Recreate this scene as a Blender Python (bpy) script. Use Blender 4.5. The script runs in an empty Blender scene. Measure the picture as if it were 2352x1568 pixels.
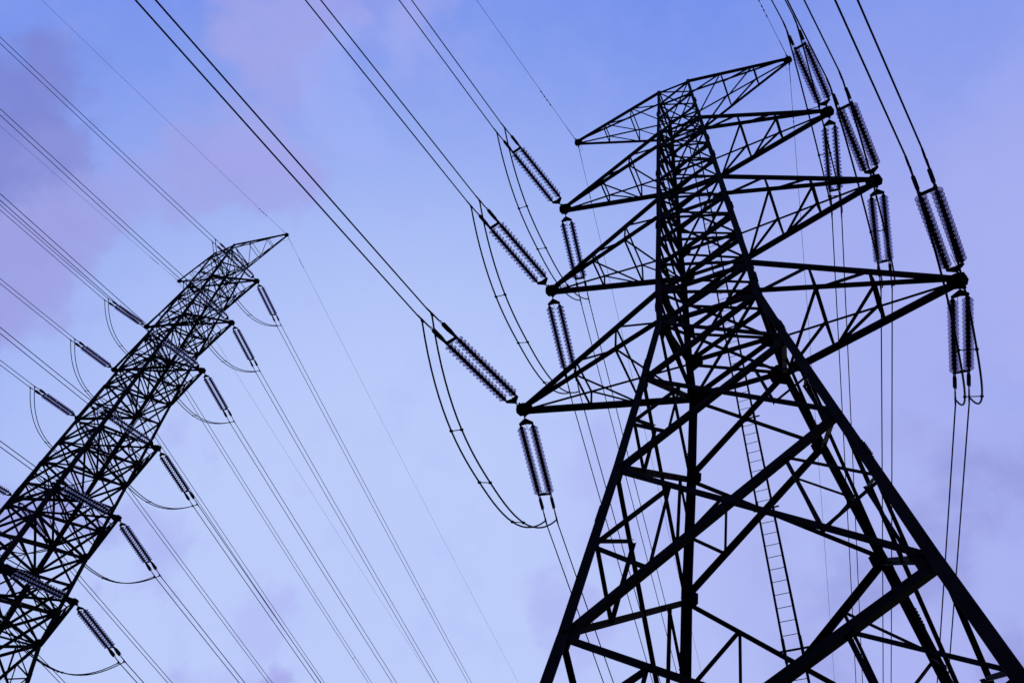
import bpy, math, random
from mathutils import Vector, Matrix
random.seed(7)
S = bpy.context.scene
PI = math.pi

# ------------------------------------------------------------------ camera
CAM = Vector((3.2899, -21.2299, 1.6))
RX, RY, RZ = Vector((0.903859, 0.418617, 0.088304)), Vector((-0.293228, 0.756449, -0.584639)), Vector((-0.311538, 0.502538, 0.806474))
cd = bpy.data.cameras.new("camera"); cam = bpy.data.objects.new("camera", cd); S.collection.objects.link(cam)
m = Matrix((( RX.x, -RY.x, -RZ.x), (RX.y, -RY.y, -RZ.y), (RX.z, -RY.z, -RZ.z))).to_4x4()
m.translation = CAM
cam.matrix_world = m
cd.sensor_width = 36; cd.lens = 36 * 2002.518 / 2352; cd.clip_start = 0.1; cd.clip_end = 20000
S.camera = cam
S.render.resolution_x, S.render.resolution_y = 1024, 682

def pix_dir(u, v):            # a direction of the sky, given where the camera sees it
    d = RX * ((u - 1176) / 2002.518) + RY * ((v - 784) / 2002.518) + RZ
    return d.normalized()

# ------------------------------------------------------------------ sky
W = bpy.data.worlds.new("World"); S.world = W; W.use_nodes = True
nt = W.node_tree; N = nt.nodes; Lk = nt.links
N.clear()
def nd(t, **k):
    n = N.new(t)
    for a, b in k.items(): setattr(n, a, b)
    return n
out = nd('ShaderNodeOutputWorld'); bg = nd('ShaderNodeBackground'); bg.inputs[1].default_value = 0.1
Lk.new(bg.outputs[0], out.inputs[0])
SUN_EL, SUN_AZ = math.radians(9), math.radians(20)       # low sun beyond the towers
sky = nd('ShaderNodeTexSky', sky_type='NISHITA'); sky.sun_disc = False
sky.sun_elevation = SUN_EL; sky.sun_rotation = SUN_AZ
tc = nd('ShaderNodeTexCoord')
def math_(op, a, b=None, clamp=False):
    n = nd('ShaderNodeMath', operation=op, use_clamp=clamp)
    for i, x in enumerate((a, b)):
        if x is None: continue
        if isinstance(x, (int, float)): n.inputs[i].default_value = x
        else: Lk.new(x, n.inputs[i])
    return n.outputs[0]
def dot_(d):
    n = nd('ShaderNodeVectorMath', operation='DOT_PRODUCT'); Lk.new(tc.outputs['Generated'], n.inputs[0]); n.inputs[1].default_value = d
    return n.outputs['Value']
def mapr(x, a, b, c=0.0, d=1.0, smooth=True):
    n = nd('ShaderNodeMapRange', interpolation_type='SMOOTHSTEP' if smooth else 'LINEAR'); Lk.new(x, n.inputs[0])
    for i, v in enumerate((a, b, c, d)): n.inputs[i + 1].default_value = v
    return n.outputs[0]
def mix_(f, a, b, mode='MIX'):
    n = nd('ShaderNodeMix', data_type='RGBA', blend_type=mode)
    if isinstance(f, (int, float)): n.inputs[0].default_value = f
    else: Lk.new(f, n.inputs[0])
    for i, x in ((6, a), (7, b)):
        if isinstance(x, tuple): n.inputs[i].default_value = (*x, 1)
        else: Lk.new(x, n.inputs[i])
    return n.outputs[2]
def s2l(r, g, b):             # display colour -> radiance for a background of strength 0.1
    f = lambda c: (c / 255 / 12.92 if c < 10 else ((c / 255 + 0.055) / 1.055) ** 2.4) * 10
    return (f(r), f(g), f(b))
def noise(scale, detail=4, rough=0.55, off=(0, 0, 0)):
    mp = nd('ShaderNodeMapping'); mp.inputs['Location'].default_value = off; Lk.new(tc.outputs['Generated'], mp.inputs[0])
    n = nd('ShaderNodeTexNoise'); n.inputs['Scale'].default_value = scale; n.inputs['Detail'].default_value = detail; n.inputs['Roughness'].default_value = rough
    Lk.new(mp.outputs[0], n.inputs[0]); return n.outputs['Fac']
# clear air: deep blue overhead, paler towards the bright part of the dusk sky
glow = dot_(tuple(pix_dir(950, 1700)))
g1 = mapr(glow, 0.66, 0.98, 0, 1, True)
air = mix_(g1, s2l(119, 148, 238), s2l(193, 210, 255))
big = noise(3.0, 3, 0.5)
air = mix_(mapr(big, 0.3, 0.75, 0, 0.15), air, s2l(165, 184, 250))
air = mix_(0.04, air, mix_(1.0, sky.outputs[0], (0.42, 0.50, 1.15), 'MULTIPLY'))
# a thin veil of violet haze to the right, and soft pink clouds
cl = air
veil_n = noise(4.5, 5, 0.5, (3, 1, 2))
rv = mapr(dot_(tuple(pix_dir(2750, 1250))), 0.76, 0.97, 0, 1)
v = math_('MULTIPLY', rv, mapr(veil_n, 0.25, 0.6, 0.55, 1.0))
cl = mix_(math_('MULTIPLY', v, 0.9), cl, s2l(172, 178, 240))
v2 = math_('MULTIPLY', mapr(dot_(tuple(pix_dir(2420, 1500))), 0.95, 0.999), mapr(noise(9, 5, 0.55, (5, 5, 1)), 0.4, 0.66))
cl = mix_(math_('MULTIPLY', v2, 0.7), cl, s2l(138, 142, 212))
fine = noise(7.5, 6, 0.52, (1.7, 4.2, 0.3))
fine2 = noise(15, 5, 0.5, (0.7, 2.2, 6.3))
# (u, v, radius, softness colour, amount)
wn = nd('ShaderNodeTexNoise'); wn.inputs['Scale'].default_value = 6.0; wn.inputs['Detail'].default_value = 7; wn.inputs['Roughness'].default_value = 0.58
Lk.new(tc.outputs['Generated'], wn.inputs[0])
w1 = nd('ShaderNodeVectorMath', operation='SUBTRACT'); Lk.new(wn.outputs['Color'], w1.inputs[0]); w1.inputs[1].default_value = (.5, .5, .5)
w2 = nd('ShaderNodeVectorMath', operation='SCALE'); Lk.new(w1.outputs[0], w2.inputs[0]); w2.inputs[3].default_value = 0.34
w3 = nd('ShaderNodeVectorMath', operation='ADD'); Lk.new(w2.outputs[0], w3.inputs[0]); Lk.new(tc.outputs['Generated'], w3.inputs[1])
w4 = nd('ShaderNodeVectorMath', operation='NORMALIZE'); Lk.new(w3.outputs[0], w4.inputs[0])
def wdot(d):
    n = nd('ShaderNodeVectorMath', operation='DOT_PRODUCT'); Lk.new(w4.outputs[0], n.inputs[0]); n.inputs[1].default_value = d
    return n.outputs['Value']
for (u, vv, r, col, amt, th, nn) in (
    (670, 140, 0.062, (166, 166, 230), 0.85, 0.30, fine),
    (770, 110, 0.055, (160, 164, 234), 0.6, 0.34, fine),
    (1030, 50, 0.06, (164, 170, 236), 0.8, 0.30, fine),
    (1000, 160, 0.05, (156, 170, 240), 0.7, 0.32, fine),
    (455, 370, 0.068, (160, 162, 228), 0.9, 0.28, fine),
    (560, 400, 0.05, (164, 168, 236), 0.6, 0.32, fine),
    (-30, 240, 0.075, (124, 131, 206), 0.95, 0.22, fine),
    (60, 310, 0.06, (134, 141, 214), 0.8, 0.26, fine),
    (110, 280, 0.05, (140, 146, 218), 0.6, 0.34, fine),
    (30, 600, 0.075, (156, 156, 222), 0.85, 0.28, fine),
    (170, 520, 0.065, (158, 160, 226), 0.8, 0.32, fine),
    (830, 280, 0.045, (160, 178, 246), 0.7, 0.30, fine),
    (480, 1390, 0.045, (170, 174, 238), 0.8, 0.40, fine2),
    (575, 1565, 0.04, (164, 164, 230), 1.0, 0.26, fine2),
    (650, 1350, 0.055, (176, 182, 243), 0.7, 0.42, fine2),
    (330, 1200, 0.06, (170, 176, 240), 0.7, 0.38, fine2),
    (100, 1180, 0.055, (150, 154, 226), 0.85, 0.32, fine2),
    (60, 1300, 0.055, (164, 168, 236), 0.7, 0.36, fine2),
    (1270, 1440, 0.06, (172, 176, 240), 0.7, 0.30, fine2),
    (1420, 1130, 0.07, (172, 178, 242), 0.5, 0.36, fine2)):
    d = pix_dir(u, vv)
    m_ = mapr(wdot(tuple(d)), math.cos(r * 1.45), math.cos(r * 0.1), 0, 1)
    f_ = mapr(math_('ADD', nn, math_('MULTIPLY', m_, 0.2)), th + 0.14, th + 0.40, 0, 1)
    cl = mix_(math_('MULTIPLY', math_('MULTIPLY', f_, m_), amt * 0.85), cl, s2l(*col))
cl = mix_(mapr(noise(26, 6, 0.6, (2, 9, 4)), 0.35, 0.7, 0, 0.06), cl, s2l(180, 196, 253))
cl = mix_(mapr(noise(13, 7, 0.62, (8, 3, 5)), 0.50, 0.78, 0, 0.20), cl, s2l(160, 170, 242))
# below the horizon the world stays dark (the ground sheet covers it)
Lk.new(cl, bg.inputs[0])

# ------------------------------------------------------------------ sun, exposure
sd = bpy.data.lights.new("sun", 'SUN'); sun = bpy.data.objects.new("sun", sd); S.collection.objects.link(sun)
sd.energy = 0.6; sd.angle = math.radians(12); sd.color = (1.0, 0.86, 0.78)
sv = Vector((math.sin(SUN_AZ) * math.cos(SUN_EL), math.cos(SUN_AZ) * math.cos(SUN_EL), math.sin(SUN_EL)))
sun.rotation_euler = sv.to_track_quat('Z', 'Y').to_euler(); sun.location = (0, 0, 120)
S.view_settings.view_transform = 'Standard'; S.view_settings.look = 'None'
S.view_settings.exposure = 0; S.view_settings.gamma = 1; S.view_settings.use_curve_mapping = False
S.render.engine = 'CYCLES'
S.cycles.max_bounces = 12; S.cycles.transparent_max_bounces = 24; S.cycles.transmission_bounces = 10

# ------------------------------------------------------------------ materials
def mat(name, base, rough, metal=0.0, spec=0.3, var=0.25, scale=6, trans=0.0):
    M = bpy.data.materials.new(name); M.use_nodes = True
    t = M.node_tree; b = t.nodes['Principled BSDF']
    tcn = t.nodes.new('ShaderNodeTexCoord'); nz = t.nodes.new('ShaderNodeTexNoise'); nz.inputs['Scale'].default_value = scale; nz.inputs['Detail'].default_value = 6
    cr = t.nodes.new('ShaderNodeValToRGB')
    cr.color_ramp.elements[0].position = 0.3; cr.color_ramp.elements[1].position = 0.7
    cr.color_ramp.elements[0].color = (*[c * (1 - var) for c in base], 1); cr.color_ramp.elements[1].color = (*[c * (1 + var) for c in base], 1)
    t.links.new(tcn.outputs['Object'], nz.inputs[0]); t.links.new(nz.outputs[0], cr.inputs[0]); t.links.new(cr.outputs[0], b.inputs['Base Color'])
    b.inputs['Roughness'].default_value = rough; b.inputs['Metallic'].default_value = metal; b.inputs['Specular IOR Level'].default_value = spec
    b.inputs['Transmission Weight'].default_value = trans
    return M
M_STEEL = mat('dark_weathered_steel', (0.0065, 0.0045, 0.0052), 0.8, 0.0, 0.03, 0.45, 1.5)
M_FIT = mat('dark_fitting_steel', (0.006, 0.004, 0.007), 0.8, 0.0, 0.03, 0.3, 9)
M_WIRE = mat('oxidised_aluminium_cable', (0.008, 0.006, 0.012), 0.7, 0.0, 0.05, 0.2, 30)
M_GLASS = mat('smoky_violet_glass', (0.38, 0.32, 0.42), 0.05, 0.0, 0.3, 0.06, 20, 1.0)
M_GRASS = mat('dusk_grass', (0.03, 0.04, 0.018), 0.95, 0, 0.1, 0.5, 0.35)

# ------------------------------------------------------------------ mesh helpers
class MB:
    def __init__(s): s.v = []; s.f = []
    def prism(s, A, B):                    # two matching rings
        n = len(A); o = len(s.v); s.v += [tuple(p) for p in A] + [tuple(p) for p in B]
        s.f += [(o + i, o + (i + 1) % n, o + n + (i + 1) % n, o + n + i) for i in range(n)]
        s.f += [tuple(range(o + n - 1, o - 1, -1)), tuple(range(o + n, o + 2 * n))]
        return s
    def angle(s, p, q, w, nrm, off=0.0, flip=1, t=None):   # rolled steel angle from p to q, one flange in the plane square to nrm
        p, q, nrm = Vector(p), Vector(q), Vector(nrm)
        d = (q - p).normalized(); n = (nrm - d * nrm.dot(d)).normalized(); a = d.cross(n) * flip
        t = t or max(0.008, w * 0.1)
        pr = [(-w / 2, 0), (w / 2, 0), (w / 2, -w), (w / 2 - t, -w), (w / 2 - t, -t), (-w / 2, -t)]
        ring = lambda c: [c + a * x + n * (y + off) for x, y in pr]
        return s.prism(ring(p), ring(q))
    def bar(s, p, q, w, h=None, up=(0, 0, 1)):
        p, q, up = Vector(p), Vector(q), Vector(up); h = h or w
        d = (q - p).normalized(); n = up - d * up.dot(d)
        if n.length < 1e-4: n = d.orthogonal()
        n.normalize(); a = d.cross(n)
        ring = lambda c: [c + a * w / 2 + n * h / 2, c - a * w / 2 + n * h / 2, c - a * w / 2 - n * h / 2, c + a * w / 2 - n * h / 2]
        return s.prism(ring(p), ring(q))
    def plate(s, pts, nrm, t, off=0.0):
        nrm = Vector(nrm).normalized()
        A = [Vector(p) + nrm * (off + t / 2) for p in pts]; B = [Vector(p) + nrm * (off - t / 2) for p in pts]
        return s.prism(A, B)
    def tube(s, pts, r, n=6, caps=True):
        pts = [Vector(p) for p in pts]; o = len(s.v); rr = r if isinstance(r, (list, tuple)) else [r] * len(pts)
        ref = None
        for i, p in enumerate(pts):
            d = (pts[min(i + 1, len(pts) - 1)] - pts[max(i - 1, 0)]).normalized()
            if ref is None: ref = d.orthogonal().normalized()
            ref = (ref - d * ref.dot(d)).normalized(); b = d.cross(ref)
            s.v += [tuple(p + (ref * math.cos(2 * PI * k / n) + b * math.sin(2 * PI * k / n)) * rr[i]) for k in range(n)]
        for i in range(len(pts) - 1):
            for k in range(n):
                s.f.append((o + i * n + k, o + i * n + (k + 1) % n, o + (i + 1) * n + (k + 1) % n, o + (i + 1) * n + k))
        if caps:
            s.f.append(tuple(range(o + n - 1, o - 1, -1))); e = o + (len(pts) - 1) * n; s.f.append(tuple(range(e, e + n)))
        return s
    def ring(s, c, ax, R_, r, n=12, k=6, sq=1.0, up=None):
        c, ax = Vector(c), Vector(ax).normalized(); u = Vector(up) if up else ax.orthogonal()
        u = (u - ax * u.dot(ax)).normalized(); v = ax.cross(u); o = len(s.v)
        for i in range(n):
            a = 2 * PI * i / n; e = u * math.cos(a) * sq + v * math.sin(a)
            for j in range(k):
                b = 2 * PI * j / k
                s.v.append(tuple(c + e * R_ + (e.normalized() * math.cos(b) + ax * math.sin(b)) * r))
        for i in range(n):
            for j in range(k):
                s.f.append((o + i * k + j, o + i * k + (j + 1) % k, o + ((i + 1) % n) * k + (j + 1) % k, o + ((i + 1) % n) * k + j))
        return s
    def lathe(s, prof, n=20):               # about +X
        o = len(s.v)
        for x, r in prof:
            s.v += [(x, r * math.cos(2 * PI * k / n), r * math.sin(2 * PI * k / n)) for k in range(n)]
        m_ = len(prof)
        for i in range(m_ - 1):
            for k in range(n): s.f.append((o + i * n + k, o + i * n + (k + 1) % n, o + (i + 1) * n + (k + 1) % n, o + (i + 1) * n + k))
        s.f.append(tuple(range(o + n - 1, o - 1, -1))); s.f.append(tuple(range(o + (m_ - 1) * n, o + m_ * n)))
        return s
    def mesh(s, name, mats, smooth=False):
        me = bpy.data.meshes.new(name); me.from_pydata(s.v, [], s.f)
        for m_ in (mats if isinstance(mats, (list, tuple)) else [mats]): me.materials.append(m_)
        me.update()
        if smooth: me.polygons.foreach_set('use_smooth', [True] * len(me.polygons))
        return me
    def build(s, name, mats, parent=None, smooth=False):
        return link(name, s.mesh(name, mats, smooth), parent)
def link(name, me, parent=None):
    o = bpy.data.objects.new(name, me); S.collection.objects.link(o)
    if parent: o.parent = parent
    return o
def tag(o, label=None, cat=None, group=None, kind=None):
    if label: o['label'] = label
    if cat: o['category'] = cat
    if group: o['group'] = group
    if kind: o['kind'] = kind
    return o
def empty(name, loc=(0, 0, 0), mtx=None):
    o = bpy.data.objects.new(name, None); S.collection.objects.link(o); o.empty_display_size = 0.3
    if mtx is not None: o.matrix_world = mtx
    else: o.location = loc
    return o

# ------------------------------------------------------------------ ground
g = MB(); n = 60; R_ = 3000
for j in range(n + 1):
    for i in range(n + 1):
        u, v_ = (i / n * 2 - 1), (j / n * 2 - 1)
        x, y = math.copysign(abs(u) ** 3, u) * R_, math.copysign(abs(v_) ** 3, v_) * R_
        d = math.hypot(x, y); h = -0.05 + min(1, max(0, (d - 80) / 400)) * (6 * math.sin(x * 0.006 + 1) * math.cos(y * 0.005))
        g.v.append((x, y, h - (4 if d > 80 else 0) * min(1, (d - 80) / 500 if d > 80 else 0)))
for j in range(n):
    for i in range(n): a = j * (n + 1) + i; g.f.append((a, a + 1, a + n + 2, a + n + 1))
tag(g.build('ground', M_GRASS, smooth=True), kind='structure')

# ------------------------------------------------------------------ lattice towers
# body levels from the top down: (z, half width across, half depth)
CORN = {'P': (-1, -1), 'S': (1, -1), 'R': (1, 1), 'Q': (-1, 1)}
FACES = (('P', 'S', (0, -1, 0)), ('Q', 'R', (0, 1, 0)), ('P', 'Q', (-1, 0, 0)), ('S', 'R', (1, 0, 0)))
def lattice_tower(name, label, loc, rz, lv, arms, diaphr, redund, legw, dgw, lad, gus, group='lattice transmission towers', nsp=(), gk=1.0):
    root = empty(name, loc); root.rotation_euler = (0, 0, rz)
    tag(root, label, 'pylon', group)
    def pt(c, z):
        for a, b in zip(lv, lv[1:]):
            if z <= a[0] + 1e-6 and z >= b[0] - 1e-6: break
        t = (z - a[0]) / (b[0] - a[0]); s = CORN[c]
        return Vector((s[0] * (a[1] + (b[1] - a[1]) * t), s[1] * (a[2] + (b[2] - a[2]) * t), z))
    zs = [l[0] for l in lv]; zt, zb = zs[0], zs[-1]
    def lw(z):                                   # leg size grows downward
        t = (zt - z) / (zt - zb); return legw[0] + (legw[1] - legw[0]) * t ** 0.8
    # legs
    for c, (sx, sy) in CORN.items():
        b = MB(); ex = MB()
        for z0, z1 in zip(zs, zs[1:]):
            p, q = pt(c, z0 + (0.12 if z0 == zt else 0)) if z0 != zt else pt(c, z0) + Vector((0, 0, .12)), pt(c, z1)
            w = lw((z0 + z1) / 2); d = (q - p).normalized()
            X = Vector((sx, 0, 0)); Y = Vector((0, sy, 0)); t = w * 0.12
            pr = [(0, 0), (-w, 0), (-w, -t), (-t, -t), (-t, -w), (0, -w)]
            ring = lambda cc: [cc + X * (x + w * .15) + Y * (y + w * .15) for x, y in pr]
            b.prism(ring(p), ring(q))
        leg = b.build('leg', M_STEEL, root)
        # bolted splices standing proud of the leg, and step bolts
        for z in nsp:
            if z > zt or z < zb + 1: continue
            w = lw(z); L = 0.4 + w * .8
            p, q = pt(c, min(zt, z + L / 2)), pt(c, z - L / 2)
            t = w * 0.12; o = w * .15 + .012
            X = Vector((sx, 0, 0)); Y = Vector((0, sy, 0))
            pr = [(o, o), (o - w * .95, o), (o - w * .95, o - t), (o - t, o - t), (o - t, o - w * .95), (o, o - w * .95)]
            ex.prism([p + X * x + Y * y for x, y in pr], [q + X * x + Y * y for x, y in pr])
            for k in range(6):
                m_ = p.lerp(q, (k + .5) / 6)
                for f in (.3, .72):
                    ex.bar(m_ + X * (o - w * f) + Y * (o - .01), m_ + X * (o - w * f) + Y * (o + .035), .032, .032)
                    ex.bar(m_ + Y * (o - w * f) + X * (o - .01), m_ + Y * (o - w * f) + X * (o + .045), .04, .04, up=(0, 1, 0))
        tag(ex.build('bolted_splice', M_FIT, leg), kind='stuff')
    # X bracing on the four faces: every diagonal its own angle
    secondary = MB(); gp = MB(); diags = []
    for i, (z0, z1) in enumerate(zip(zs, zs[1:])):
        w = dgw[0] + (dgw[1] - dgw[0]) * ((zt - z1) / (zt - zb)) ** 1.1
        for (a, bb, nr) in FACES:
            a0, a1, b0, b1 = pt(a, z0), pt(a, z1), pt(bb, z0), pt(bb, z1)
            n_ = Vector(nr)
            diags.append((z0, a0, b1, w * .64, n_, 0.015)); diags.append((z0, b0, a1, w, n_, -0.02 - w * .12))
            # redundant members: triangles between each leg's middle and the diagonals
            wr = w * 0.52
            if (z0 in redund):
                X_ = None
                A, B = a0, b1; Cc, D = b0, a1
                wa, wb = (a0 - b0).length, (a1 - b1).length; f = wa / (wa + wb); X_ = a0.lerp(b1, f)
                for (t0, t1) in ((a0, a1), (b0, b1)):
                    Mp = t0.lerp(t1, .5); A1 = t0.lerp(X_, .5 + (.5 - f) * .15); B1 = t1.lerp(X_, .5)
                    secondary.angle(Mp, A1, wr, n_, -0.05 - w * .3); secondary.angle(Mp, B1, wr, n_, -0.06 - w * .3); secondary.angle(A1, B1, wr, n_, -0.075 - w * .3)
            # gussets at the leg ends, drawn in the face plane
            for (c, z) in ((a, z0), (bb, z0)):
                k = pt(c, z); oth = pt(bb if c == a else a, z); h = (oth - k).normalized(); dn = (pt(c, max(zb, z - .5)) - pt(c, min(zt, z + .0001))).normalized()
                big = any(abs(z - g_) < .01 for g_ in gus); s_ = lw(z) * (2.0 if big else 1.25) * gk
                up = -dn; k = k - n_ * 0.03
                pts = [k + h * x * s_ + up * y * s_ for x, y in ((-.1, 1.05), (.5, 1.1), (1.35, .5), (1.35, -.5), (.5, -1.1), (-.1, -1.05))]
                gp.plate(pts, n_, .016, -.01 if n_.x else -.034)
            # plate where the diagonals cross
            wa, wb = (a0 - b0).length, (a1 - b1).length; f = wa / (wa + wb); X_ = a0.lerp(b1, f)
            s_ = w * .85 * gk; h = (b0 - a0).normalized(); up = n_.cross(h)
            gp.plate([X_ + h * x * s_ + up * y * s_ for x, y in ((-1, .4), (-.4, 1), (.4, 1), (1, .4), (1, -.4), (.4, -1), (-.4, -1), (-1, -.4))], n_, .012, -0.012)
    diags.sort(key=lambda d: d[0])               # lowest (largest in the photograph) first
    diags = [d for d in diags if True]
    rest = MB()
    for k, (z0, p, q, w, n_, off) in enumerate(diags):
        b = MB() if k < 96 else rest
        b.angle(p, q, w, n_, off, 1 if off > 0 else -1)
        if k < 96: b.build('diagonal_brace', M_STEEL, root)
    if rest.v: tag(rest.build('upper_diagonal_brace', M_STEEL, root), kind='stuff')
    # horizontal frames with cross members at the arm levels
    for z, full in diaphr:
        b = MB(); w = dgw[0] + (dgw[1] - dgw[0]) * ((zt - z) / (zt - zb)); w *= .95
        for (a, bb, nr) in FACES:
            b.angle(pt(a, z), pt(bb, z), w, nr, -.03 - w * .2)
        if full:
            b.angle(pt('P', z), pt('R', z), w * .9, (0, 0, 1), -.04); b.angle(pt('Q', z), pt('S', z), w * .9, (0, 0, 1), -.04 - w * .25)
        b.build('horizontal_frame', M_STEEL, root)
    tag(secondary.build('secondary_bracing', M_STEEL, root), kind='stuff') if secondary.v else None
    tag(gp.build('gusset_plates', M_STEEL, root), kind='stuff')
    # cross arms
    for kind, zu, zl, L, ztip in arms:
        for s in (-1, 1):
            near, far = ('P', 'Q') if s < 0 else ('S', 'R')
            tip = Vector((s * L, 0, ztip))
            un, uf, ln, lf = pt(near, zu), pt(far, zu), pt(near, zl), pt(far, zl)
            e = kind == 'earth'
            wl, wu, ws = (.12, .16, .08) if e else (.22, .17, .098)
            k_ = L / 8.8 if not e else 1
            wl, wu, ws = wl * (.75 + .25 * k_), wu * (.75 + .25 * k_), ws * (.75 + .25 * k_)
            b = MB()
            e1 = tip + Vector((-s * .12, 0, 0))
            off = .14
            ends = {}
            for nm_, p, w, dy, dz in (('un', un, wu, -off, .09), ('uf', uf, wu * .62, off, .09), ('ln', ln, wl, -off, -.07), ('lf', lf, wl, off, -.07)):
                en = e1 + Vector((0, dy, dz)); ends[nm_] = (p, en)
                b.angle(p, en, w, (0, dy, 0) if nm_[0] == 'u' else (0, 0, -1), 0.0, s * (1 if dy < 0 else -1))
            T = (.30, .60) if not e else (.33, .66)
            P_ = lambda nm_, t: ends[nm_][0].lerp(ends[nm_][1], t)
            arm = b.build('cross_arm' if not e else 'earth_wire_arm', M_STEEL, root)
            c = MB(); Y = Vector((0, 1, 0)); Z = Vector((0, 0, 1))
            for t0, t1 in ((0, T[0]), (T[0], T[1])):
                for u, l, sy in (('un', 'ln', -1), ('uf', 'lf', 1)):
                    c.angle(P_(l, t0), P_(u, t1), ws, Y * sy, -.02)        # side faces
                    c.angle(P_(u, t1), P_(l, t1), ws * .95, Y * sy, -.035)
                c.angle(P_('ln', t1), P_('lf', t1), ws, Z, .03)
                if not e: c.angle(P_('ln', t1), P_('lf', t0), ws, Z, .05)
                c.angle(P_('un', t1), P_('uf', t1), ws * .9, Z, -.03)
                if e: c.angle(P_('un', t1), P_('uf', t0), ws * .9, Z, -.05)
            c.build('arm_bracing', M_STEEL, arm)
            # hexagonal landing plates at the tip with the shackle lug
            h = MB(); q = .33 if e else .46; 
            hexa = [(-.95, .42), (-.2, .62), (.45, .5), (.62, 0), (.45, -.5), (-.2, -.62), (-.95, -.42)]
            for zz, tt in ((.085, .03), (-.085, .03), (0, .12)):
                f_ = 1 if tt < .1 else .7
                h.plate([tip + Vector((s * x * q * f_, y * q * f_, zz)) for x, y in hexa], Z, tt)
            for sy in (-1, 1):
                h.bar(tip + Vector((0, sy * q * .35, 0)), tip + Vector((0, sy * (q * .62 + .08), 0)), .05, .16)
            h.build('tip_plate', M_FIT, arm)
    # ladder on the far face
    if lad:
        zt_, zb_, x0, wd, rung, breaks = lad
        b = MB(); yy = lambda z: 1.18
        for dx in (0, wd):
            st = [zb_] + [l for l in sorted(zs) if zb_ < l < zt_] + [zt_]
            for a, c in zip(st, st[1:]):
                b.angle((x0 + dx, yy(a), a), (x0 + dx, yy(c), c), .07, (0, 1, 0), 0, 1 if dx else -1)
            for z in breaks: b.bar((x0 + dx, yy(z - .4) + .02, z - .4), (x0 + dx, yy(z + .4) + .02, z + .4), .09, .03, up=(0, 1, 0))
        ladder = b.build('ladder', M_STEEL, root)
        r = MB(); z = zb_ + .2
        while z < zt_:
            r.tube([(x0, yy(z) - .03, z), (x0 + wd, yy(z) - .03, z)], .0115, 5); z += rung
        tag(r.build('rungs', M_STEEL, ladder), kind='stuff')
        for z in breaks: MB().angle((x0 - .15, yy(z) + .03, z), (x0 + wd + .2, yy(z) + .03, z), .07, (0, 0, 1)).build('ladder_bracket', M_STEEL, ladder)
    # footings
    for c in CORN:
        k = pt(c, zb); f = MB(); f.prism([Vector((k.x + a * .55, k.y + b_ * .55, -.6)) for a, b_ in ((-1, -1), (1, -1), (1, 1), (-1, 1))], [Vector((k.x + a * .4, k.y + b_ * .4, zb + .25)) for a, b_ in ((-1, -1), (1, -1), (1, 1), (-1, 1))])
        f.build('concrete_footing', M_CONC, root)
    return root
M_CONC = mat('concrete', (0.25, 0.24, 0.22), .9, 0, .2, .2, 4)

LA = [(57.307, 1.027, 1.143), (54.844, 1.092, 1.274), (52.54, 1.195, 1.352), (50.232, 1.297, 1.43), (48.037, 1.373, 1.559)]
def between(a, b, n): return [tuple(a[i] + (b[i] - a[i]) * k / n for i in range(3)) for k in range(1, n)]
U3, L3, U4, LW = (41.501, 1.624, 1.75), (39.232, 1.674, 1.889), (32.602, 1.978, 2.065), (30.251, 1.998, 2.15)
LA += between(LA[-1], U3, 3) + [U3, L3] + between(L3, U4, 3) + [U4, LW, (26.285, 2.586, 2.713), (21.293, 3.39, 3.402), (14.685, 4.404, 4.608), (8.285, 5.46, 5.9), (0.0, 6.83, 7.55)]
AT = [(.0, 57.307, 54.844, 7.086, 57.141), (1, 50.232, 48.037, 7.669, 47.886), (2, 41.501, 39.232, 8.014, 39.152), (3, 32.602, 30.251, 8.827, 30.14)]
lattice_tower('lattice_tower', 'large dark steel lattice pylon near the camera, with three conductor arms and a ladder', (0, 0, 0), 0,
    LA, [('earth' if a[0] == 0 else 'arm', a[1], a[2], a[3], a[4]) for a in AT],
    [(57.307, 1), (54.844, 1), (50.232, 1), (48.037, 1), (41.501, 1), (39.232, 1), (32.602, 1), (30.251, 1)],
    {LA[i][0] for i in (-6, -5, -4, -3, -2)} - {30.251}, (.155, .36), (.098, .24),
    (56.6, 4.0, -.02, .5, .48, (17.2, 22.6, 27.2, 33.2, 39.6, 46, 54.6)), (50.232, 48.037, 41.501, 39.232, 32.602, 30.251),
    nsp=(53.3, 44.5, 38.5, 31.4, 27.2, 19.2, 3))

BH = lambda z: 1.532 + (2.319 - 1.532) * (90.996 - z) / (90.996 - 64.544) if z > 64.544 else 2.319 + .033 * (64.544 - z)
BZ = [90.996, 89.823, 83.247, 80.745, 75.22, 72.586, 67.244, 64.544, 56.296, 53.563, 48.389, 45.49, 40.207, 37.419]
MID = {1: 2, 3: 2, 5: 2, 7: 3, 9: 2, 11: 2}
LB = []
for i, z in enumerate(BZ):
    LB.append((z, BH(z), BH(z)))
    if i in MID:
        LB += [(z + (BZ[i + 1] - z) * k / MID[i], BH(z + (BZ[i + 1] - z) * k / MID[i]), BH(z + (BZ[i + 1] - z) * k / MID[i])) for k in range(1, MID[i])]
b0 = LB[-1][1]
LB += [(32.5, b0 + .75, b0 + .75), (26.5, b0 + 1.7, b0 + 1.7), (18.5, b0 + 3.0, b0 + 3.0), (9.5, b0 + 4.4, b0 + 4.4), (0, b0 + 5.9, b0 + 5.9)]
BAL = [8.402, 8.055, 8.142, 8.143, 8.496, 8.828, 9.648]
BT = [(90.996, 89.823, 91.0)] + [(BZ[i], BZ[i + 1], BZ[i + 1]) for i in (2, 4, 6, 8, 10, 12)]
BLOC, BROT = (-58.313, 10.523, 0), -0.02134
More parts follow.
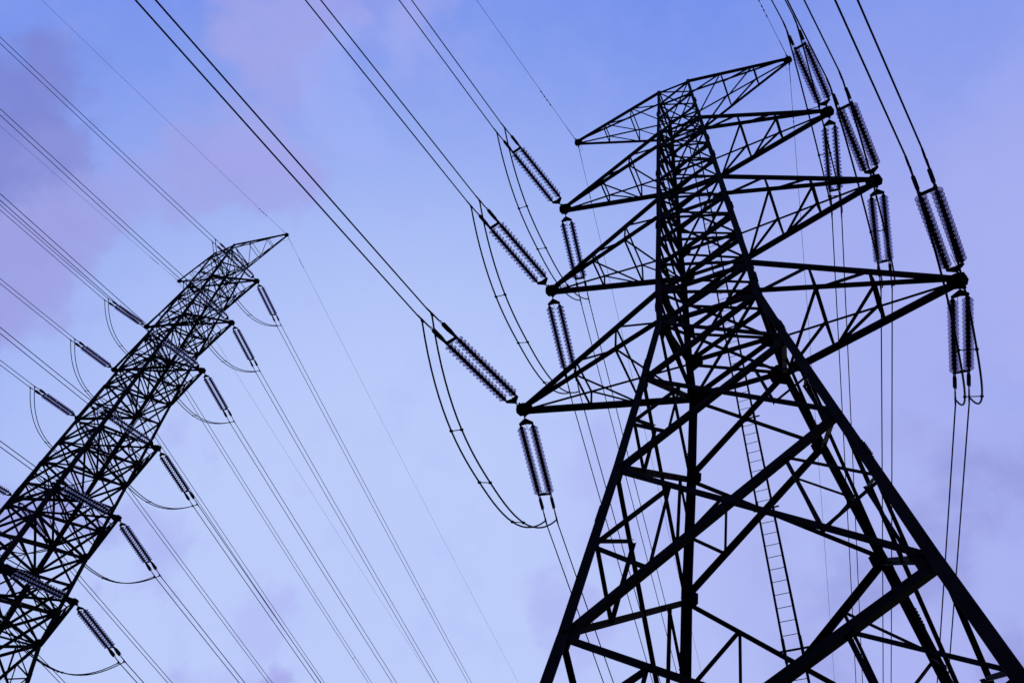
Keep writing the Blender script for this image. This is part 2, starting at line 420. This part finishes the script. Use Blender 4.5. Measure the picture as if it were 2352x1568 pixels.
lattice_tower('lattice_tower', 'taller slimmer lattice pylon at the left with six pairs of arms seen almost end on', BLOC, BROT,
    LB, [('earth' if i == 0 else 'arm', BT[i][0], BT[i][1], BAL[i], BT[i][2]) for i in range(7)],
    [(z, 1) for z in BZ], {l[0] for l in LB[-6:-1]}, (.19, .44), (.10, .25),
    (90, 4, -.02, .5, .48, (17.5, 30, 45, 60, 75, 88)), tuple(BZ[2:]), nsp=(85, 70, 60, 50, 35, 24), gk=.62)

# ------------------------------------------------------------------ insulators, jumpers and cables
def frame_of(v):                                   # local X along v, local Y level
    x = Vector(v).normalized(); y = Vector((0, 0, 1)).cross(x).normalized(); return x, y, x.cross(y)
GLB, CAPS = MB(), MB()
GLB.lathe([(-.008, .03), (-.004, .075), (.004, .118), (.020, .155), (.044, .180), (.062, .188), (.068, .182), (.050, .166), (.036, .135), (.030, .105), (.046, .092), (.046, .084), (.026, .075), (.024, .03)], 24)
ng = len(GLB.f)
GLB.lathe([(-.11, .03), (-.11, .066), (-.07, .084), (-.003, .088), (.012, .074), (.03, .068), (.07, .055), (.12, .035)], 10)
GLB.v = [(x, y * 1.08, z * 1.08) for x, y, z in GLB.v]
ME_DISC = GLB.mesh('insulator_disc', [M_GLASS, M_FIT], True)
ME_DISC.polygons.foreach_set('material_index', [0] * ng + [1] * (len(GLB.f) - ng))
HS = .262                                           # half spacing of the twin strings and cables
b = MB()
for i in range(3): b.ring((.10 + i * .135, 0, 0), (0, 1, 0) if i % 2 == 0 else (0, 0, 1), .062, .019, 12, 6, 1.25, (1, 0, 0))
b.bar((.44, 0, 0), (.52, 0, 0), .05, .07); ME_LINK = b.mesh('shackle_link', M_FIT, False)
b = MB(); b.plate([(.48, -.05, 0), (.48, .05, 0), (.70, HS + .06, 0), (.80, HS + .05, 0), (.80, HS - .05, 0), (.76, 0, 0), (.80, -HS + .05, 0), (.80, -HS - .05, 0), (.70, -HS - .06, 0)], (0, 0, 1), .04)
b.tube([(.74, .06, .02), (.9, .05, .12), (1.25, .03, .2)], .011, 5); ME_YOKE = b.mesh('yoke_plate', M_FIT, False)
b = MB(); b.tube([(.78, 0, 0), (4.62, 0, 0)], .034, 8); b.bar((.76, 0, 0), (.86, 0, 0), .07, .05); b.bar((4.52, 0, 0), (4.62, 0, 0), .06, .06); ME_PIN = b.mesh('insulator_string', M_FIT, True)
b = MB(); b.plate([(4.60, -HS - .06, 0), (4.60, HS + .06, 0), (4.73, HS + .06, 0), (4.73, -HS - .06, 0)], (0, 0, 1), .05)
b.tube([(4.66, .05, 0), (4.62, .04, .14), (4.45, -.08, .16)], .012, 5); ME_BAR = b.mesh('spreader_bar', M_FIT, False)
b = MB()
for s in (-.03, .03):
    b.plate([(4.70, s, -.04), (4.70, s, .05), (5.0, s, .13), (5.45, s, .15), (5.55, s, .04), (5.52, s, -.10), (5.2, s, -.12), (4.95, s, -.08)], (0, 1, 0), .014)
b.bar((4.95, 0, .01), (5.5, 0, .02), .13, .10)
for x in (4.74, 5.0, 5.25, 5.5): b.bar((x, -.065, .03), (x, .065, .03), .03, .03)
b.ring((5.6, 0, .02), (0, 1, 0), .062, .018, 12, 6, 1.3, (1, 0, 0)); ME_ADJ = b.mesh('sag_adjuster', M_FIT, False)
b = MB(); b.tube([(5.66, 0, .01), (5.75, 0, 0), (6.0, 0, 0), (6.1, 0, 0), (6.45, 0, 0), (6.6, 0, 0)], [.02, .034, .034, .042, .036, .02], 8)
b.plate([(6.02, 0, 0), (6.25, 0, 0), (6.2, 0, -.14), (6.08, 0, -.16)], (0, 1, 0), .03); ME_DEAD = b.mesh('dead_end_clamp', M_FIT, False)

RA = {1: 'highest', 2: 'middle', 3: 'lowest'}
RB = {1: 'highest', 2: 'second highest', 3: 'third highest', 4: 'fourth highest', 5: 'second lowest', 6: 'lowest'}
def insulator_set(tip, v, label, group):
    x, y, z = frame_of(v)
    M = Matrix(((x.x, y.x, z.x, tip.x), (x.y, y.y, z.y, tip.y), (x.z, y.z, z.z, tip.z), (0, 0, 0, 1)))
    r = empty('insulator_set', mtx=M); tag(r, label, 'insulators', group)
    link('shackle_link', ME_LINK, r); link('yoke_plate', ME_YOKE, r); link('spreader_bar', ME_BAR, r)
    for s in (-1, 1):
        st = link('insulator_string', ME_PIN, r); st.location = (0, s * HS, 0)
        for k in range(17):
            d = link('insulator_disc', ME_DISC, st); d.location = (.98 + k * .2165, 0, 0)
        a = link('sag_adjuster', ME_ADJ, r); a.location = (0, s * HS, 0)
        a = link('dead_end_clamp', ME_DEAD, r); a.location = (0, s * HS, 0)
    return M
def dist(n, a, b, pw=2.2): return [a + (b - a) * (k / n) ** pw for k in range(n + 1)]
def conductor(start, az, slope, k, L, r, label, group, name='conductor_wire'):
    h = Vector((math.sin(az), math.cos(az), 0))
    pts = [start + h * t + Vector((0, 0, -slope * t + k * t * t)) for t in dist(30, 0, L)]
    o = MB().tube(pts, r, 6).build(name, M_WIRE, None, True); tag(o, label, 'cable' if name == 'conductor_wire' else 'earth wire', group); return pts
def spacer(p, q, label):
    p, q = Vector(p), Vector(q); b = MB(); u = Vector((0, 0, 1)); mid = (p + q) / 2 - u * .07
    b.tube([p, p.lerp(mid, .5) - u * .03, mid, q.lerp(mid, .5) - u * .03, q], .022, 6); d = (q - p).normalized()
    for e in (p, q): b.ring(e, d.cross(u), .035, .02, 8, 5)
    o = b.build('conductor_spacer', M_FIT); tag(o, label, 'spacer', 'spacers on twin cables'); return o

def hang(T, HANG, tipf, rank, tname, tshort, SL, KK, r, sagj, nj, spread):
    sd_n = {'L': 'left', 'R': 'right'}
    for key, sides in HANG.items():
        sd, j = key[0], int(key[1:]); tip = tipf(-1 if sd == 'L' else 1, j)
        if j == 0:
            ends = []
            for i, (v, az) in enumerate(sides):
                v = Vector(v).normalized(); st = tip + v * .55
                way = ('running up-left', 'running down away')[i]
                pts = conductor(st, az, SL[i] * .9, KK[i], 260, .013, 'thin earth wire %s from the %s top arm of the %s' % (way, sd_n[sd], tname), 'earth wires', 'earth_wire')
                w = bpy.context.scene.collection.objects[-1]
                f = MB(); f.tube([tip + v * .2, st + (pts[1] - pts[0]).normalized() * .02], .022, 6); f.ring(tip + v * .32, v.orthogonal(), .05, .014, 10, 5)
                d = Vector((math.sin(az), math.cos(az), -SL[i])).normalized()
                f.tube([st, st + d * .9], .02, 6); f.build('strain_fitting', M_FIT, w)
                for q in (3.0, 3.7):
                    m_ = MB(); c = st + Vector((math.sin(az), math.cos(az), 0)) * q + Vector((0, 0, -SL[i] * .9 * q))
                    m_.tube([c, c - Vector((0, 0, .07))], .012, 5); c2 = c - Vector((0, 0, .08))
                    m_.tube([c2 - d * .2, c2 + d * .2], .008, 5)
                    for s in (-1, 1): m_.tube([c2 + d * s * .15, c2 + d * s * .27], .036, 7)
                    m_.build('vibration_damper', M_FIT, w)
                ends.append(st)
            # thin bonding loop past the tip
            a, c = ends; m1 = tip + Vector((-.35 if sd == 'R' else .35, 0, -1.1))
            pts = [((1 - t) ** 2) * a + 2 * t * (1 - t) * (m1 * 2 - (a + c) / 2) + t * t * c for t in [k / 14 for k in range(15)]]
            o = MB().tube(pts, .009, 5).build('bonding_loop', M_WIRE, None, True)
            tag(o, 'thin bonding loop curling under the %s tip of the top arm of the %s' % (sd_n[sd], tname), 'bonding loop', 'earth bonding loops')
            continue
        jl = []; arm = '%s %s arm of the %s' % (rank[j], sd_n[sd], tname)
        for i, (v, az) in enumerate(sides):
            M = insulator_set(tip, v, 'glass insulator strings %s from the %s' % (('slanting up-left', 'slanting down-right')[i] if sd == 'L' or tshort == 'B' or i == 0 else 'hanging down', arm), 'twin insulator strings on the pylons')
            cab = []
            for s in (-1, 1):
                st = M @ Vector((6.5, s * HS, 0))
                h = Vector((math.cos(az), -math.sin(az), 0)) * (s * HS if i == 1 else s * HS)
                base = M @ Vector((6.5, 0, 0)); y = M.to_3x3() @ Vector((0, 1, 0)); sg = 1 if h.dot(y) * s > 0 else -1
                st = base + h * sg
                p0 = M @ Vector((6.35, s * HS, 0))
                which = ('left' if (st - base).dot(RX) < 0 else 'right')
                pts = conductor(st, az, SL[i], KK[i], 260, r, '%s cable running %s from %s' % (which, ('up-left', 'down away')[i], arm), 'twin conductor cables')
                cab.append((p0, pts)); jl.append((i, s, M @ Vector((6.12, s * HS, -.14))))
        # twin jumper loop below the arm tip
        root = empty('jumper_loop', tip - Vector((0, 0, sagj))); tag(root, 'pair of slack jumper cables looping under the %s' % arm, 'jumper cables', 'jumper loops')
        cabs = []
        for s in (-1, 1):
            a = [p for (i, t, p) in jl if i == 0 and t == s][0]; c = [p for (i, t, p) in jl if i == 1 and t == -s][0]
            n = 28; pts = []
            for k in range(n + 1):
                t = k / n; b_ = a.lerp(c, t); d4 = 1 - abs(2 * t - 1) ** 2.6
                pts.append(b_ + Vector((-.2 * d4 if sd == 'R' and tshort == 'A' else 0, 0, -sagj * d4 * (1 + .03 * s))))
            cabs.append(pts)
            rel = [p - root.location for p in pts]
            MB().tube(rel, r * 1.25, 7).build('jumper_cable', M_WIRE, root, True)
        for f in nj:
            k = int(f * 28); p, q = cabs[0][k] - root.location, cabs[1][k] - root.location
            b = MB(); b.tube([p, q], .022, 6)
            for e in (p, q): b.tube([e - Vector((0, .04, .04)), e + Vector((0, .04, .04))], .062, 8)
            b.build('jumper_spacer', M_FIT, root)
AZ_ = {a[0]: a for a in AT}
def tipA(s, j): return Vector((s * AT[j][3], 0, AT[j][4]))
def tipB(s, j):
    a = BROT; return Vector((BLOC[0] + math.cos(a) * s * BAL[j], BLOC[1] + math.sin(a) * s * BAL[j], BT[j][2]))
HANG_A = {'L0': (((-0.144, -0.974, -0.173), 3.305), ((-0.161, 0.987, -0.025), -0.171)), 'L1': (((-0.205, -0.977, -0.063), 3.278), ((-0.185, 0.98, -0.068), -0.17)), 'L2': (((-0.216, -0.976, -0.037), 3.274), ((-0.189, 0.976, -0.11), -0.169)), 'L3': (((-0.235, -0.971, -0.05), 3.245), ((-0.198, 0.974, -0.107), -0.154)), 'R0': (((-0.144, -0.974, -0.173), 3.313), ((-0.161, 0.987, -0.025), -0.186)), 'R1': (((-0.132, -0.953, -0.271), 3.335), ((-0.161, 0.987, -0.025), -0.187)), 'R2': (((-0.126, -0.961, -0.247), 3.326), ((-0.099, 0.991, 0.087), -0.198)), 'R3': (((-0.125, -0.975, -0.185), 3.315), ((-0.111, 0.991, 0.075), -0.208))}
HANG_B = {'L0': (((-0.159, -0.976, -0.148), 3.304), ((-0.078, 0.99, -0.116), -0.06)), 'L1': (((0.037, -0.923, -0.383), 3.242), ((-0.078, 0.99, -0.116), -0.087)), 'L2': (((0.097, -0.935, -0.34), 3.244), ((-0.078, 0.99, -0.116), -0.084)), 'L3': (((0.112, -0.941, -0.319), 3.23), ((-0.078, 0.99, -0.116), -0.065)), 'L4': (((-0.159, -0.976, -0.148), 3.22), ((-0.078, 0.99, -0.116), -0.03)), 'L5': (((-0.159, -0.976, -0.148), 3.22), ((-0.078, 0.99, -0.116), -0.02)), 'L6': (((-0.159, -0.976, -0.148), 3.22), ((-0.078, 0.99, -0.116), -0.03)), 'R0': (((-0.159, -0.976, -0.148), 3.327), ((-0.078, 0.99, -0.116), -0.09)), 'R1': (((-0.31, -0.945, 0.107), 3.289), ((-0.187, 0.982, 0.021), -0.098)), 'R2': (((-0.319, -0.942, 0.103), 3.265), ((-0.136, 0.989, -0.062), -0.088)), 'R3': (((-0.159, -0.976, -0.148), 3.23), ((-0.113, 0.99, -0.09), -0.077)), 'R4': (((-0.249, -0.965, -0.08), 3.21), ((-0.004, 0.983, -0.182), -0.067)), 'R5': (((-0.24, -0.964, -0.112), 3.19), ((-0.09, 0.989, -0.114), -0.04)), 'R6': (((-0.182, -0.971, -0.157), 3.22), ((-0.062, 0.992, -0.115), -0.02))}

hang('A', HANG_A, tipA, RA, 'near pylon', 'A', (0.15, 0.03), (3e-4, 1.5e-4), .030, 3.3, (.3, .52, .76), 1)
hang('B', HANG_B, tipB, RB, 'left pylon', 'B', (0.13, 0.09), (3e-4, 2e-4), .030, 3.3, (.4, .7), 1)

for key, px, sdv in (('R1', (1027, 1472), .02), ('L1', (798, 1492), .02)):
    ca, cb = [o for o in S.objects if o.get('label', '').endswith('cable running down away from highest %s arm of the left pylon' % ('right' if key[0] == 'R' else 'left'))]
    best = None
    va, vb = [v.co.copy() for v in ca.data.vertices], [v.co.copy() for v in cb.data.vertices]
    na = [sum((va[i * 6 + k] for k in range(6)), Vector()) / 6 for i in range(len(va) // 6)]; nb_ = [sum((vb[i * 6 + k] for k in range(6)), Vector()) / 6 for i in range(len(vb) // 6)]
    T_ = {'R1': 45.0, 'L1': 52.0}[key]
    def at_len(pts, L):
        for a, c in zip(pts, pts[1:]):
            d = (c - a).length
            if L <= d: return a.lerp(c, L / d)
            L -= d
    spacer(at_len(na, T_), at_len(nb_, T_), 'small spacer clipping the twin cables running down from the highest %s arm of left pylon' % ('right' if key[0] == 'R' else 'left'))
